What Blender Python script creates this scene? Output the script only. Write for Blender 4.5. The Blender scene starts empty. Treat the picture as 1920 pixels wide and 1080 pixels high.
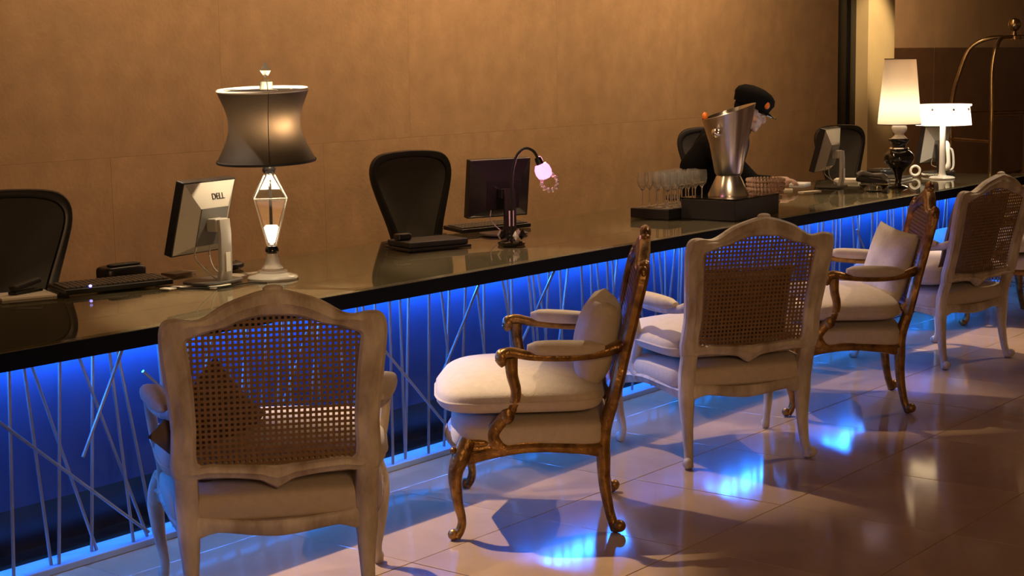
import bpy, bmesh, math, random
from mathutils import Vector, Matrix
PI = math.pi
random.seed(7)
scene = bpy.context.scene
COL = scene.collection

# ------------------------------------------------------------------ camera
cam_d = bpy.data.cameras.new('camera')
cam_d.sensor_width = 36.0
cam_d.lens = 3050.0 / 1920.0 * 36.0
cam_d.clip_end = 100
cam = bpy.data.objects.new('camera', cam_d)
COL.objects.link(cam)
yaw, pitch, roll = math.radians(38.183), math.radians(-7.895), math.radians(-0.907)
fwd = Vector((math.cos(pitch)*math.cos(yaw), math.cos(pitch)*math.sin(yaw), math.sin(pitch)))
rgt = Vector((math.sin(yaw), -math.cos(yaw), 0)); upv = rgt.cross(fwd)
r2 = rgt*math.cos(roll) + upv*math.sin(roll)
u2 = upv*math.cos(roll) - rgt*math.sin(roll)
m = Matrix((r2, u2, -fwd)).transposed().to_4x4()
m.translation = Vector((0, 0, 1.6))
cam.matrix_world = m
scene.camera = cam

# ------------------------------------------------------------------ world, lights, exposure
w = bpy.data.worlds.new('world'); scene.world = w; w.use_nodes = True
w.node_tree.nodes['Background'].inputs[0].default_value = (1.0, 0.50, 0.21, 1)
w.node_tree.nodes['Background'].inputs[1].default_value = 0.085
scene.view_settings.view_transform = 'Standard'
scene.view_settings.look = 'None'
scene.view_settings.exposure = 0.0
scene.view_settings.gamma = 1.0
scene.view_settings.use_curve_mapping = False

def spot(name, loc, target, power, size_deg, blend=0.5, col=(1, .70, .42), rad=0.03):
    l = bpy.data.lights.new(name, 'SPOT'); l.energy = power; l.color = col
    l.spot_size = math.radians(size_deg); l.spot_blend = blend; l.shadow_soft_size = rad
    o = bpy.data.objects.new(name, l); COL.objects.link(o); o.location = loc
    o.rotation_euler = (Vector(target)-Vector(loc)).to_track_quat('-Z', 'Y').to_euler()
    return o
def area(name, loc, target, power, sx, sy, col=(1, .70, .42)):
    l = bpy.data.lights.new(name, 'AREA'); l.energy = power; l.color = col
    l.shape = 'RECTANGLE'; l.size = sx; l.size_y = sy
    o = bpy.data.objects.new(name, l); COL.objects.link(o); o.location = loc
    o.rotation_euler = (Vector(target)-Vector(loc)).to_track_quat('-Z', 'Y').to_euler()
    return o
def point(name, loc, power, col, rad=0.03):
    l = bpy.data.lights.new(name, 'POINT'); l.energy = power; l.color = col; l.shadow_soft_size = rad
    o = bpy.data.objects.new(name, l); COL.objects.link(o); o.location = loc
    return o
WARM = (1, .72, .46); SPOTC = (1, .77, .54)
# ceiling downlights above the counter, shining on the guests' chairs
for x, tx, e in ((3.85, 3.9, 760), (5.35, 5.35, 380), (6.9, 6.9, 300), (8.7, 8.7, 640)):
    spot('ceiling_spot', (x, 5.45, 3.1), (tx, 3.82, 0.3), e, 29, .5, SPOTC, .022)
spot('ceiling_spot', (5.2, 2.6, 3.2), (7.42, 4.48, 1.05), 520, 11, .5, WARM, .06)  # extra spot added to brighten the steel bucket
# lobby spots on the guests' side
for tx, ty, e in ((4.2, 3.8, 400), (5.5, 3.8, 400), (6.9, 3.85, 330), (8.5, 3.85, 420)):
    spot('lobby_spot', (tx+2.35, ty-1.45, 3.2), (tx, ty, 0.25), e, 27, .6, SPOTC, .022)
area('camera_side_fill', (0.2, -0.9, 2.1), (5.5, 3.5, 0.5), 58, .7, .7, (1, .58, .27))  # unseen warm fill, added to lift the chair backs
# wall washers along the back wall
for i, (x, e) in enumerate(((5.2, 23), (7.6, 40), (10.2, 42))):
    area('wall_washer', (x, 5.35, 3.15), (x, 6.5, 1.3), e, 1.6, .15, (1, .66, .36))
# bright light that falls on the pier beyond the slot
spot('ceiling_spot', (12.85, 5.3, 3.1), (13.5, 6.45, 1.75), 330, 27, .8, (1, .76, .42), .05)

area('far_wall_fill', (16.5, 7.2, 3.2), (17.5, 8.6, 1.6), 170, 4, .3, (1, .66, .36))  # unseen fill added to brighten the far wall

# ------------------------------------------------------------------ materials
def mat(name, col, rough=.5, metal=0.0, var=0.0, scale=12.0, bump=0.0, bscale=None, spec=None, ior=None,
        coat=0.0, trans=0.0, alpha=None, emit=None, estr=0.0, sheen=0.0, stretch=None, col2=None, rand=0.0, detail=6.0):
    m = bpy.data.materials.new(name); m.use_nodes = True
    nt = m.node_tree; N = nt.nodes; L = nt.links
    b = N['Principled BSDF']
    b.inputs['Base Color'].default_value = (*col, 1)
    b.inputs['Roughness'].default_value = rough
    b.inputs['Metallic'].default_value = metal
    if ior: b.inputs['IOR'].default_value = ior
    if spec is not None: b.inputs['Specular IOR Level'].default_value = spec
    if coat: b.inputs['Coat Weight'].default_value = coat; b.inputs['Coat Roughness'].default_value = .04
    if trans: b.inputs['Transmission Weight'].default_value = trans
    if sheen: b.inputs['Sheen Weight'].default_value = sheen
    if emit: b.inputs['Emission Color'].default_value = (*emit, 1); b.inputs['Emission Strength'].default_value = estr
    if alpha is not None: b.inputs['Alpha'].default_value = alpha
    if var or bump:
        tc = N.new('ShaderNodeTexCoord'); mp = N.new('ShaderNodeMapping')
        L.new(tc.outputs['Object'], mp.inputs[0])
        if stretch: mp.inputs['Scale'].default_value = stretch
        nz = N.new('ShaderNodeTexNoise'); nz.inputs['Scale'].default_value = scale; nz.inputs['Detail'].default_value = detail
        nz.inputs['Roughness'].default_value = .6
        L.new(mp.outputs[0], nz.inputs['Vector'])
        src = nz.outputs['Fac']
        if var:
            rp = N.new('ShaderNodeValToRGB')
            c2 = col2 or tuple(max(0, c*(1-var)) for c in col)
            rp.color_ramp.elements[0].position = .32; rp.color_ramp.elements[1].position = .68
            rp.color_ramp.elements[0].color = (*c2, 1); rp.color_ramp.elements[1].color = (*col, 1)
            L.new(src, rp.inputs[0]); out = rp.outputs[0]
            if rand:
                oi = N.new('ShaderNodeObjectInfo'); hs = N.new('ShaderNodeHueSaturation')
                mr = N.new('ShaderNodeMapRange'); mr.inputs[3].default_value = 1-rand; mr.inputs[4].default_value = 1+rand
                L.new(oi.outputs['Random'], mr.inputs[0]); L.new(mr.outputs[0], hs.inputs['Value'])
                L.new(out, hs.inputs['Color']); out = hs.outputs[0]
            L.new(out, b.inputs['Base Color'])
        if bump:
            bp = N.new('ShaderNodeBump'); bp.inputs['Strength'].default_value = bump; bp.inputs['Distance'].default_value = .01
            n2 = nz
            if bscale:
                n2 = N.new('ShaderNodeTexNoise'); n2.inputs['Scale'].default_value = bscale; n2.inputs['Detail'].default_value = 4
                L.new(mp.outputs[0], n2.inputs['Vector'])
            L.new(n2.outputs['Fac'], bp.inputs['Height']); L.new(bp.outputs[0], b.inputs['Normal'])
    return m

MT = {}
MT['stone'] = mat('sandstone', (.455, .285, .145), .75, var=.22, scale=5.5, bump=.2, bscale=45, rand=.015, detail=14)
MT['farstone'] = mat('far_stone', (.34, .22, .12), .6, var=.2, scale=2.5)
MT['darkpanel'] = mat('dark_panel', (.10, .052, .026), .35, var=.3, scale=4)
MT['slot'] = mat('black_door', (.012, .009, .008), .35, var=.3, scale=6)
MT['pier'] = mat('cream_plaster', (.62, .45, .24), .6, var=.1, scale=5)
MT['ceil'] = mat('ceiling_paint', (.25, .2, .15), .8, var=.05, scale=4)
MT['floor'] = mat('beige_marble', (.48, .315, .175), .10, var=.16, scale=4.5, rand=.04, detail=10, ior=1.55)
MT['grout'] = mat('dark_grout', (.10, .07, .05), .7, var=.2, scale=20)
MT['granite'] = mat('black_granite', (.27, .20, .135), .05, metal=.22, var=.12, scale=60, ior=1.7)
MT['edge'] = mat('black_edge_band', (.004, .0035, .0035), .5, var=.3, scale=40, spec=.06)
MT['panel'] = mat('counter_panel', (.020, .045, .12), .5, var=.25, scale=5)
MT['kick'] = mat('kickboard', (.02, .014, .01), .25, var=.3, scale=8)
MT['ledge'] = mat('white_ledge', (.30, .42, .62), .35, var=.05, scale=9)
MT['rod'] = mat('steel_rod', (.36, .32, .29), .4, metal=.7, var=.15, scale=30)
MT['led'] = mat('blue_led', (.02, .1, .6), .4, emit=(.02, .20, 1.0), estr=88, var=.02, scale=4)
MT['led2'] = mat('blue_led_low', (.02, .1, .6), .4, emit=(.012, .20, 1.0), estr=20, var=.02, scale=4)
MT['white_wood'] = mat('distressed_white_paint', (.72, .63, .50), .5, var=.5, col2=(.33, .245, .165), scale=13, stretch=(1, 1, .35), bump=.15, bscale=30)
MT['gilt'] = mat('worn_gilt_wood', (.44, .235, .06), .32, metal=.6, var=.6, col2=(.075, .03, .01), scale=16, bump=.4, bscale=45)
MT['linen'] = mat('beige_linen', (.60, .49, .36), .85, var=.12, scale=40, bump=.25, bscale=260, sheen=.2)
MT['linen2'] = mat('ivory_linen', (.62, .54, .44), .85, var=.25, scale=14, bump=.25, bscale=200, sheen=.2)
MT['cane'] = mat('woven_cane', (.25, .145, .066), .5, var=.3, scale=40)
MT['brown'] = mat('brown_weave', (.15, .093, .05), .85, var=.3, scale=30, bump=.3, bscale=200)
MT['dkbrown'] = mat('dark_brown_weave', (.15, .09, .05), .85, var=.3, scale=30, bump=.3, bscale=200)
MT['black'] = mat('black_plastic', (.012, .011, .011), .35, var=.2, scale=20)
MT['blackm'] = mat('matt_black', (.014, .012, .011), .6, var=.2, scale=20)
MT['mesh'] = mat('chair_mesh', (.05, .043, .032), .6, var=.2, scale=60, bump=.1, bscale=300)
MT['silver'] = mat('silver_plastic', (.46, .42, .37), .35, metal=.3, var=.06, scale=12)
MT['grey'] = mat('grey_plastic', (.10, .09, .08), .4, var=.1, scale=12)
MT['dkgrey'] = mat('dark_grey_plastic', (.022, .020, .020), .16, var=.1, scale=12)
MT['screen'] = mat('lit_screen', (.05, .05, .06), .2, emit=(.75, .85, 1.0), estr=3.0, var=.02, scale=3)
MT['chrome'] = mat('polished_chrome', (.85, .83, .80), .08, metal=1, var=.03, scale=5)
MT['steel'] = mat('brushed_steel', (.66, .60, .50), .24, metal=1, var=.1, scale=6, stretch=(1, 1, .1))
MT['brass'] = mat('aged_brass', (.42, .29, .14), .25, metal=1, var=.25, scale=8)
MT['crystal'] = mat('cut_crystal', (.97, .95, .92), .01, trans=1, ior=1.5, var=.01, scale=3)
MT['crystal_lit'] = mat('frosted_crystal', (.96, .92, .85), .10, trans=.65, ior=1.5, var=.02, scale=3)
MT['glass'] = mat('clear_glass', (.97, .97, .95), .02, trans=1, ior=1.45, var=.01, scale=3)
MT['cutglass'] = mat('cut_glass', (.97, .96, .93), .03, trans=.95, ior=1.5, var=.01, scale=3)
MT['beads'] = mat('rose_glass_beads', (.85, .62, .52), .08, trans=.6, ior=1.5, var=.2, scale=20)
MT['blackgloss'] = mat('black_lacquer', (.008, .007, .007), .06, var=.2, scale=5, coat=.6)
MT['whitegloss'] = mat('white_lacquer', (.80, .76, .70), .12, var=.05, scale=5, coat=.5)
MT['whiteplastic'] = mat('white_plastic', (.80, .76, .68), .3, var=.05, scale=5)
MT['paper'] = mat('paper', (.80, .74, .62), .7, var=.06, scale=8)
MT['skin'] = mat('skin', (.55, .36, .28), .5, var=.08, scale=14)
MT['jacket'] = mat('black_cloth', (.005, .005, .006), .85, var=.3, scale=30, spec=.1)
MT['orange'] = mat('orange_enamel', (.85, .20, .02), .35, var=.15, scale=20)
MT['ledblue'] = mat('indicator_blue', (.2, .2, .8), .3, emit=(.3, .25, 1), estr=4, var=.02, scale=9)
#MT['bulb'] = mat('lit_bulb', (1, .9, .7), .3, emit=(1, .72, .40), estr=60, var=.01, scale=3)
MT['bulb1'] = mat('lit_bulb_sheer', (1, .9, .7), .3, emit=(1, .78, .48), estr=2200, var=.01, scale=3)
MT['bulb2'] = mat('lit_bulb_cone', (1, .9, .7), .3, emit=(1, .86, .62), estr=32, var=.01, scale=3)
MT['bulb3'] = mat('lit_bulb_drum', (1, .9, .7), .3, emit=(1, .88, .66), estr=300, var=.01, scale=3)
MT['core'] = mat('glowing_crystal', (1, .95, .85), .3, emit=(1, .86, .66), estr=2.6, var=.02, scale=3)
MT['edge_glint'] = mat('white_edge_glint', (.92, .88, .80), .4, var=.03, scale=9)  # plain white that stands in for glints on the crystal edges
MT['pinkglass'] = mat('lit_pink_glass', (1, .55, .75), .2, emit=(1, .30, .62), estr=2.2, var=.25, col2=(.8, .2, .5), scale=30)
def sheet_glass(name, tint):
    m = bpy.data.materials.new(name); m.use_nodes = True
    nt = m.node_tree; N = nt.nodes; L = nt.links; N.remove(N['Principled BSDF']); out = N['Material Output']
    tr = N.new('ShaderNodeBsdfTransparent'); gl = N.new('ShaderNodeBsdfGlossy'); gl.inputs['Roughness'].default_value = .015
    tc = N.new('ShaderNodeTexCoord'); nz = N.new('ShaderNodeTexNoise'); nz.inputs['Scale'].default_value = 2
    L.new(tc.outputs['Object'], nz.inputs['Vector'])
    rp = N.new('ShaderNodeValToRGB'); rp.color_ramp.elements[0].color = (*[c*.97 for c in tint], 1); rp.color_ramp.elements[1].color = (*tint, 1)
    L.new(nz.outputs['Fac'], rp.inputs[0]); L.new(rp.outputs[0], tr.inputs[0])
    fr = N.new('ShaderNodeFresnel'); fr.inputs[0].default_value = 1.75
    ge = N.new('ShaderNodeNewGeometry'); mu = N.new('ShaderNodeMath'); mu.operation = 'SUBTRACT'; mu.use_clamp = True   # the lower face of the sheet only lets light through
    L.new(fr.outputs[0], mu.inputs[0]); L.new(ge.outputs['Backfacing'], mu.inputs[1])
    mx = N.new('ShaderNodeMixShader'); L.new(mu.outputs[0], mx.inputs[0]); L.new(tr.outputs[0], mx.inputs[1]); L.new(gl.outputs[0], mx.inputs[2])
    L.new(mx.outputs[0], out.inputs['Surface']); return m
MT['glasstop'] = sheet_glass('glass_sheet', (.93, .95, .90))
def shade_mat(name, col, transl, emit=None, estr=0):
    m = bpy.data.materials.new(name); m.use_nodes = True
    nt = m.node_tree; N = nt.nodes; L = nt.links
    b = N['Principled BSDF']; out = N['Material Output']
    tc = N.new('ShaderNodeTexCoord'); nz = N.new('ShaderNodeTexNoise'); nz.inputs['Scale'].default_value = 90
    L.new(tc.outputs['Object'], nz.inputs['Vector'])
    rp = N.new('ShaderNodeValToRGB'); rp.color_ramp.elements[0].color = (*[c*.75 for c in col], 1); rp.color_ramp.elements[1].color = (*col, 1)
    L.new(nz.outputs['Fac'], rp.inputs[0]); L.new(rp.outputs[0], b.inputs['Base Color'])
    b.inputs['Roughness'].default_value = .5; b.inputs['Specular IOR Level'].default_value = .2
    t = N.new('ShaderNodeBsdfTranslucent'); t.inputs[0].default_value = (*transl, 1)
    a = N.new('ShaderNodeAddShader'); L.new(b.outputs[0], a.inputs[0]); L.new(t.outputs[0], a.inputs[1])
    L.new(a.outputs[0], out.inputs['Surface'])
    return m
MT['shade_black'] = shade_mat('sheer_black_silk', (.012, .009, .009), (.0065, .0043, .0027))
MT['shade_white'] = shade_mat('white_fabric_shade', (.25, .22, .18), (.74, .62, .48))

# ------------------------------------------------------------------ mesh helpers
def catmull(pts, k):
    P = [Vector(p) for p in pts]; out = []
    for i in range(len(P)-1):
        p0 = P[i-1] if i else P[0]*2-P[1]; p1 = P[i]; p2 = P[i+1]
        p3 = P[i+2] if i+2 < len(P) else P[-1]*2-P[-2]
        for j in range(k):
            t = j/k
            out.append(.5*((2*p1)+(p2-p0)*t+(2*p0-5*p1+4*p2-p3)*t*t+(3*p1-p0-3*p2+p3)*t**3))
    out.append(P[-1]); return out
def interp(vals, n):
    out = []
    for i in range(n):
        t = i/(n-1)*(len(vals)-1); a = min(int(t), len(vals)-2); f = t-a
        out.append(vals[a]*(1-f)+vals[a+1]*f)
    return out

class MB:
    def __init__(s): s.v = []; s.f = []; s.soft = False
    def add(s, vs, fs, soft=True):
        s.soft = s.soft or soft
        o = len(s.v); s.v += [tuple(v) for v in vs]; s.f += [tuple(i+o for i in f) for f in fs]
    def box(s, c, d, rot=None, bev=0.0):
        bm = bmesh.new(); bmesh.ops.create_cube(bm, size=1)
        for v in bm.verts: v.co = Vector((v.co.x*d[0], v.co.y*d[1], v.co.z*d[2]))
        if bev: bmesh.ops.bevel(bm, geom=list(bm.edges), offset=bev, segments=2, affect='EDGES', profile=.5)
        bm.verts.index_update()
        vs = [(rot @ v.co if rot else v.co.copy())+Vector(c) for v in bm.verts]
        s.add(vs, [[v.index for v in f.verts] for f in bm.faces], False); bm.free()
    def sweep(s, pts, W, H, up=(0, 0, 1), n=12, e=2.6, caps=True, closed=False):
        P = [Vector(p) for p in pts]; m_ = len(P)
        W = interp(W, m_) if isinstance(W, (list, tuple)) else [W]*m_
        H = interp(H, m_) if isinstance(H, (list, tuple)) else [H]*m_
        up = Vector(up); vs = []; last = None
        for i, p in enumerate(P):
            if closed: t = P[(i+1) % m_]-P[i-1]
            else: t = P[min(i+1, m_-1)]-P[max(i-1, 0)]
            t.normalize(); sd = t.cross(up)
            if sd.length < 1e-3: sd = last.copy() if last else t.orthogonal()
            sd.normalize(); last = sd; u = sd.cross(t)
            for k in range(n):
                a = 2*PI*k/n; ca, sa = math.cos(a), math.sin(a)
                x = W[i]/2*math.copysign(abs(ca)**(2/e), ca); y = H[i]/2*math.copysign(abs(sa)**(2/e), sa)
                vs.append(p+sd*x+u*y)
        fs = []
        for i in range(m_ if closed else m_-1):
            j = (i+1) % m_
            for k in range(n): fs.append((i*n+k, i*n+(k+1) % n, j*n+(k+1) % n, j*n+k))
        if caps and not closed:
            fs.append(tuple(range(n-1, -1, -1))); fs.append(tuple((m_-1)*n+k for k in range(n)))
        s.add(vs, fs)
    def tube(s, pts, R, n=10, k=0, closed=False):
        if k: pts = catmull(pts, k)
        R2 = [r*2 for r in R] if isinstance(R, (list, tuple)) else R*2
        t = Vector(pts[-1])-Vector(pts[0])
        up = (0, 0, 1) if abs(t.normalized().z if t.length else 0) < .9 else (0, 1, 0)
        s.sweep(pts, R2, R2, up, n, 2.0, True, closed)
    def lathe(s, prof, n=32, c=(0, 0, 0), ax=None, lobes=None):
        vs = []; fs = []
        for r, z in prof:
            for k in range(n):
                a = 2*PI*k/n; v = Vector((r*math.cos(a), r*math.sin(a), z))
                vs.append((ax @ v if ax else v)+Vector(c))
        for i in range(len(prof)-1):
            for k in range(n): fs.append((i*n+k, i*n+(k+1) % n, (i+1)*n+(k+1) % n, (i+1)*n+k))
        if prof[0][0] > 1e-5: fs.append(tuple(range(n-1, -1, -1)))
        if prof[-1][0] > 1e-5: fs.append(tuple((len(prof)-1)*n+k for k in range(n)))
        s.add(vs, fs)
    def ell(s, c, r, nu=20, nv=12, rot=None):
        prof = [(max(math.sin(PI*i/nv), 1e-6), -math.cos(PI*i/nv)) for i in range(nv+1)]
        o = len(s.v); s.lathe(prof, nu)
        for i in range(o, len(s.v)):
            v = Vector(s.v[i]); v = Vector((v.x*r[0], v.y*r[1], v.z*r[2]))
            s.v[i] = tuple((rot @ v if rot else v)+Vector(c))
    def softbox(s, c, d, e1=.3, e2=.3, crown=0.0, nu=48, nv=20, taper=0.0, bow=0.0, rot=None):
        """rounded upholstery block; taper narrows it towards -y, bow rounds its +y edge"""
        def sp(x, e): return math.copysign(abs(x)**e, x)
        vs = []
        for i in range(nv+1):
            ph = -PI/2+PI*i/nv
            for k in range(nu):
                th = 2*PI*k/nu
                x = sp(math.cos(ph), e1)*sp(math.cos(th), e2); y = sp(math.cos(ph), e1)*sp(math.sin(th), e2); z = sp(math.sin(ph), e1)
                cr = crown*max(0, 1-x*x)*max(0, 1-y*y)*(1 if z > 0 else .15)
                X = x*d[0]/2*(1-taper*(1-y)/2); Y = y*d[1]/2+(bow*(1-x*x) if y > 0 else 0)*y
                v = Vector((X, Y, z*d[2]/2+math.copysign(cr, z)))
                vs.append((rot @ v if rot else v)+Vector(c))
        fs = []
        for i in range(nv):
            for k in range(nu): fs.append((i*nu+k, i*nu+(k+1) % nu, (i+1)*nu+(k+1) % nu, (i+1)*nu+k))
        s.add(vs, fs)
    def pillow(s, w, h, t, n=18, dent=.07, p=.42):
        vs = []; fs = []
        for sg in (1, -1):
            for i in range(n+1):
                for j in range(n+1):
                    u = 2*i/n-1; v = 2*j/n-1
                    z = sg*t/2*((1-u*u)*(1-v*v))**p
                    x = u*w/2*(1-dent*(1-v*v)**1); y = v*h/2*(1-dent*(1-u*u))
                    z += .006*math.sin(5*u+2*v)*(1-u*u)*(1-v*v)*sg
                    vs.append((x, y, z))
        q = (n+1)*(n+1)
        for i in range(n):
            for j in range(n):
                a = i*(n+1)+j
                fs.append((a, a+n+1, a+n+2, a+1)); fs.append((q+a, q+a+1, q+a+n+2, q+a+n+1))
        s.add(vs, fs)
    def mesh(s, name, m, angle=40):
        me = bpy.data.meshes.new(name); me.from_pydata(s.v, [], s.f); me.update()
        bm = bmesh.new(); bm.from_mesh(me)
        bmesh.ops.remove_doubles(bm, verts=bm.verts, dist=1e-5)
        bmesh.ops.recalc_face_normals(bm, faces=bm.faces)
        bm.to_mesh(me); bm.free()
        me.materials.append(m)
        if angle is not None and s.soft:
            me.shade_smooth()
            try: me.set_sharp_from_angle(angle=math.radians(angle))
            except Exception: pass
        return me
    def obj(s, name, m, parent=None, loc=(0, 0, 0), rot=(0, 0, 0), angle=40, label=None):
        return put(name, s.mesh(name, m, angle), parent, loc, rot, label)

def put(name, me, parent=None, loc=(0, 0, 0), rot=(0, 0, 0), label=None):
    o = bpy.data.objects.new(name, me); COL.objects.link(o)
    o.location = loc; o.rotation_euler = rot
    if parent: o.parent = parent
    if label: o['label'] = label
    return o
def thing(name, label, cat, loc=(0, 0, 0), rz=0.0, group=None):
    o = bpy.data.objects.new(name, None); COL.objects.link(o); o.empty_display_size = .1
    o.location = loc; o.rotation_euler = (0, 0, rz); o['label'] = label; o['category'] = cat
    if group: o['group'] = group
    return o
def tag(o, label, cat, group=None):
    o['label'] = label; o['category'] = cat
    if group: o['group'] = group
    return o
def struct(o, label=None):
    o['kind'] = 'structure'
    if label: o['label'] = label
    return o
def kids(o): return [c for c in bpy.data.objects if c.parent == o]
def dup(root, loc, rz, label, group=None):
    r = root.copy(); COL.objects.link(r); r.location = loc; r.rotation_euler = (0, 0, rz); r['label'] = label
    if group: r['group'] = group
    for ch in kids(root):
        c = ch.copy(); COL.objects.link(c); c.parent = r
        for g in kids(ch):
            d = g.copy(); COL.objects.link(d); d.parent = c
    return r

# ------------------------------------------------------------------ room shell
# floor: grout bed with polished marble tiles
b = MB(); b.box((8, 2.6, -.03), (16, 6.2, .04))
floor = struct(b.obj('floor', MT['grout']), 'polished beige marble tile floor')
PITCH = .6435; X0, Y0 = 7.018, 2.776
tb = MB(); tb.box((0, 0, -.006), (PITCH-.0035, PITCH-.0035, .014), bev=.0012)
tme = tb.mesh('tile', MT['floor'])
for i in range(-9, 12):
    for j in range(-3, 3):
        cx, cy = X0+(i+.5)*PITCH, Y0+(j+.5)*PITCH
        put('tile', tme, floor, (cx, cy, -.001+random.uniform(-.0004, .0004)))
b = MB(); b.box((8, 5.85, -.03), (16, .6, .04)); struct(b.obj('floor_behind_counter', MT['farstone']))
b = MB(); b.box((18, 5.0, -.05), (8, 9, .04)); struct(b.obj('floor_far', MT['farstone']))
# back wall of large sandstone slabs
WY = 6.5
b = MB(); b.box((7.0, WY+.09, 1.6), (11.7, .12, 3.2))
wall = struct(b.obj('wall_back', MT['stone']), 'sandstone clad wall behind the counter')
SW, SH = 1.48, 1.166
for r in range(3):
    zb, zt = r*SH, min((r+1)*SH, 3.2)
    sb = MB(); sb.box((0, 0, 0), (SW-.0008, .03, zt-zb-.0008), bev=.0004); sme = sb.mesh('stone_slab', MT['stone'])
    xs = 5.087+(SW/2 if r % 2 else 0)
    for k in range(-3, 6):
        xa, xb = xs+k*SW, xs+(k+1)*SW
        xb2 = min(xb, 12.85)
        if xb2-xa < .05 or xb < 1.2: continue
        if xb2 < xb-.01:
            s2 = MB(); s2.box((0, 0, 0), (xb2-xa-.0008, .03, zt-zb-.0008), bev=.0004); me = s2.mesh('stone_slab', MT['stone'])
        else: me = sme
        put('stone_slab', me, wall, ((xa+xb2)/2, WY+.015+random.uniform(0, .0012), (zb+zt)/2))
b = MB(); b.box((6.5, 3.0, 3.25), (16, 8, .1)); struct(b.obj('ceiling', MT['ceil']))
# dark slot, pier and the deep wall beyond
b = MB(); b.box((13.09, 6.60, 1.6), (.48, .06, 3.2)); b.box((12.97, 6.565, 1.6), (.05, .03, 3.2)); b.box((13.2, 6.565, 1.6), (.03, .03, 3.2))
struct(b.obj('door_1', MT['slot']), 'narrow dark door in the slot beside the cream pier')
b = MB(); b.box((13.595, 6.675, 1.6), (.53, .45, 3.2), bev=.004); struct(b.obj('wall_pier', MT['pier']), 'cream pier lit from above')
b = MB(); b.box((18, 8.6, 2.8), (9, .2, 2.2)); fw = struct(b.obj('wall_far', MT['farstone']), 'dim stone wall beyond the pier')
b = MB()
for k in range(5): b.box((14.5+k*1.9, 8.5, .85), (1.89, .14, 1.70), bev=.006)
struct(b.obj('trim_1', MT['darkpanel']), 'dark wainscot on the far wall')
b = MB(); b.box((18, 5, 3.3), (9, 8, .1)); struct(b.obj('ceiling_far', MT['ceil']))
b = MB(); b.box((22.4, 4, 1.6), (.2, 10, 3.4)); struct(b.obj('wall_right', MT['darkpanel']))

# ------------------------------------------------------------------ reception counter
CX0, CX1, CZ = 1.2, 11.1, .776
FY, BY = 4.14, 5.175
cnt = thing('reception_counter', 'long black reception counter with glass top, steel rods and blue light below', 'counter', ((CX0+CX1)/2, 4.6, 0))
def C(o): # parts are built in world coordinates and hung under the counter
    o.parent = cnt; o.location = (-cnt.location.x, -cnt.location.y, 0); return o
b = MB(); b.box(((CX0+CX1)/2, (FY+BY)/2, CZ-.008-.028), (CX1-CX0, BY-FY, .056), bev=.002); C(b.obj('worktop', MT['granite']))
b = MB(); b.box(((CX0+CX1)/2, FY-.004, CZ-.008-.029), (CX1-CX0+.004, .010, .0565), bev=.001); C(b.obj('edge_band', MT['edge']))
b = MB(); b.box(((CX0+CX1)/2, (FY+BY)/2, CZ-.004), (CX1-CX0, BY-FY, .0075), bev=.001); C(b.obj('glass_top', MT['glasstop'], label='green edged glass sheet'))
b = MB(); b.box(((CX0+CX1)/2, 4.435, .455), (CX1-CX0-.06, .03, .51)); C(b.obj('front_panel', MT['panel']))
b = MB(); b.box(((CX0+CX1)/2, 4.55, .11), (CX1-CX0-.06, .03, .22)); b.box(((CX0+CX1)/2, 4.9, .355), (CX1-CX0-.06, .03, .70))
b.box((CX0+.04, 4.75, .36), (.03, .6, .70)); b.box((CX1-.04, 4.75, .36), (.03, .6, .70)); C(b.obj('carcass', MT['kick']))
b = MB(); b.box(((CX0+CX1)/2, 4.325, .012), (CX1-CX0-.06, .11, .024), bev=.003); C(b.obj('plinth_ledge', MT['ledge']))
b = MB(); b.box(((CX0+CX1)/2, 4.46, .008), (CX1-CX0-.06, .155, .014)); C(b.obj('recess_base', MT['kick']))
b = MB(); b.box(((CX0+CX1)/2, 4.385, .706), (CX1-CX0-.1, .05, .010)); C(b.obj('light_strip', MT['led'], label='glowing blue light strip'))
b = MB(); b.box(((CX0+CX1)/2, 4.47, .215), (CX1-CX0-.1, .02, .010)); C(b.obj('light_strip', MT['led2'], label='glowing blue light strip'))
# steel rods between worktop and ledge: (x_top, x_bottom) and free diagonals
def rod(p, q, r=.0058):
    b = MB(); b.tube([p, q], r, 8); return C(b.obj('rod', MT['rod']))
fixed = [(2.93, 2.90), (2.99, 3.05), (3.02, 3.24), (3.12, 3.07), (3.19, 3.44), (3.27, 3.22), (3.31, 3.37), (3.35, 3.47), (2.84, 2.80), (2.75, 2.83)]
x = 1.32
while x < 2.66:
    x += random.uniform(.05, .10)
    fixed.append((x, x+random.choice((-1, 1))*abs(random.gauss(.03, .06))))
x = 3.45
while x < 11.0:
    x += random.uniform(.045, .098)
    fixed.append((x, x+random.choice((-1, 1))*abs(random.gauss(.03, .07))))
for i, (xt, xb) in enumerate(fixed):
    y = 4.285+.014*(i % 3)
    rod((xt, y+.004, .712), (xb, y, .026))
diag = [((3.36, .705), (3.17, .36)), ((2.79, .60), (3.42, .05)), ((3.43, .60), (3.95, .12)), ((4.50, .61), (5.0, .10)),
        ((5.22, .705), (4.92, .30)), ((5.75, .705), (5.4, .30)), ((4.24, .70), (4.06, .38)), ((3.75, .69), (3.55, .2)), ((6.4, .70), (6.1, .33)), ((7.1, .62), (7.5, .1)),
        ((7.9, .70), (7.6, .3)), ((8.7, .6), (9.1, .1)), ((9.6, .70), (9.3, .25))]
for (xa, za), (xb, zb) in diag: rod((xa, 4.268, za), (xb, 4.266, zb))

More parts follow.
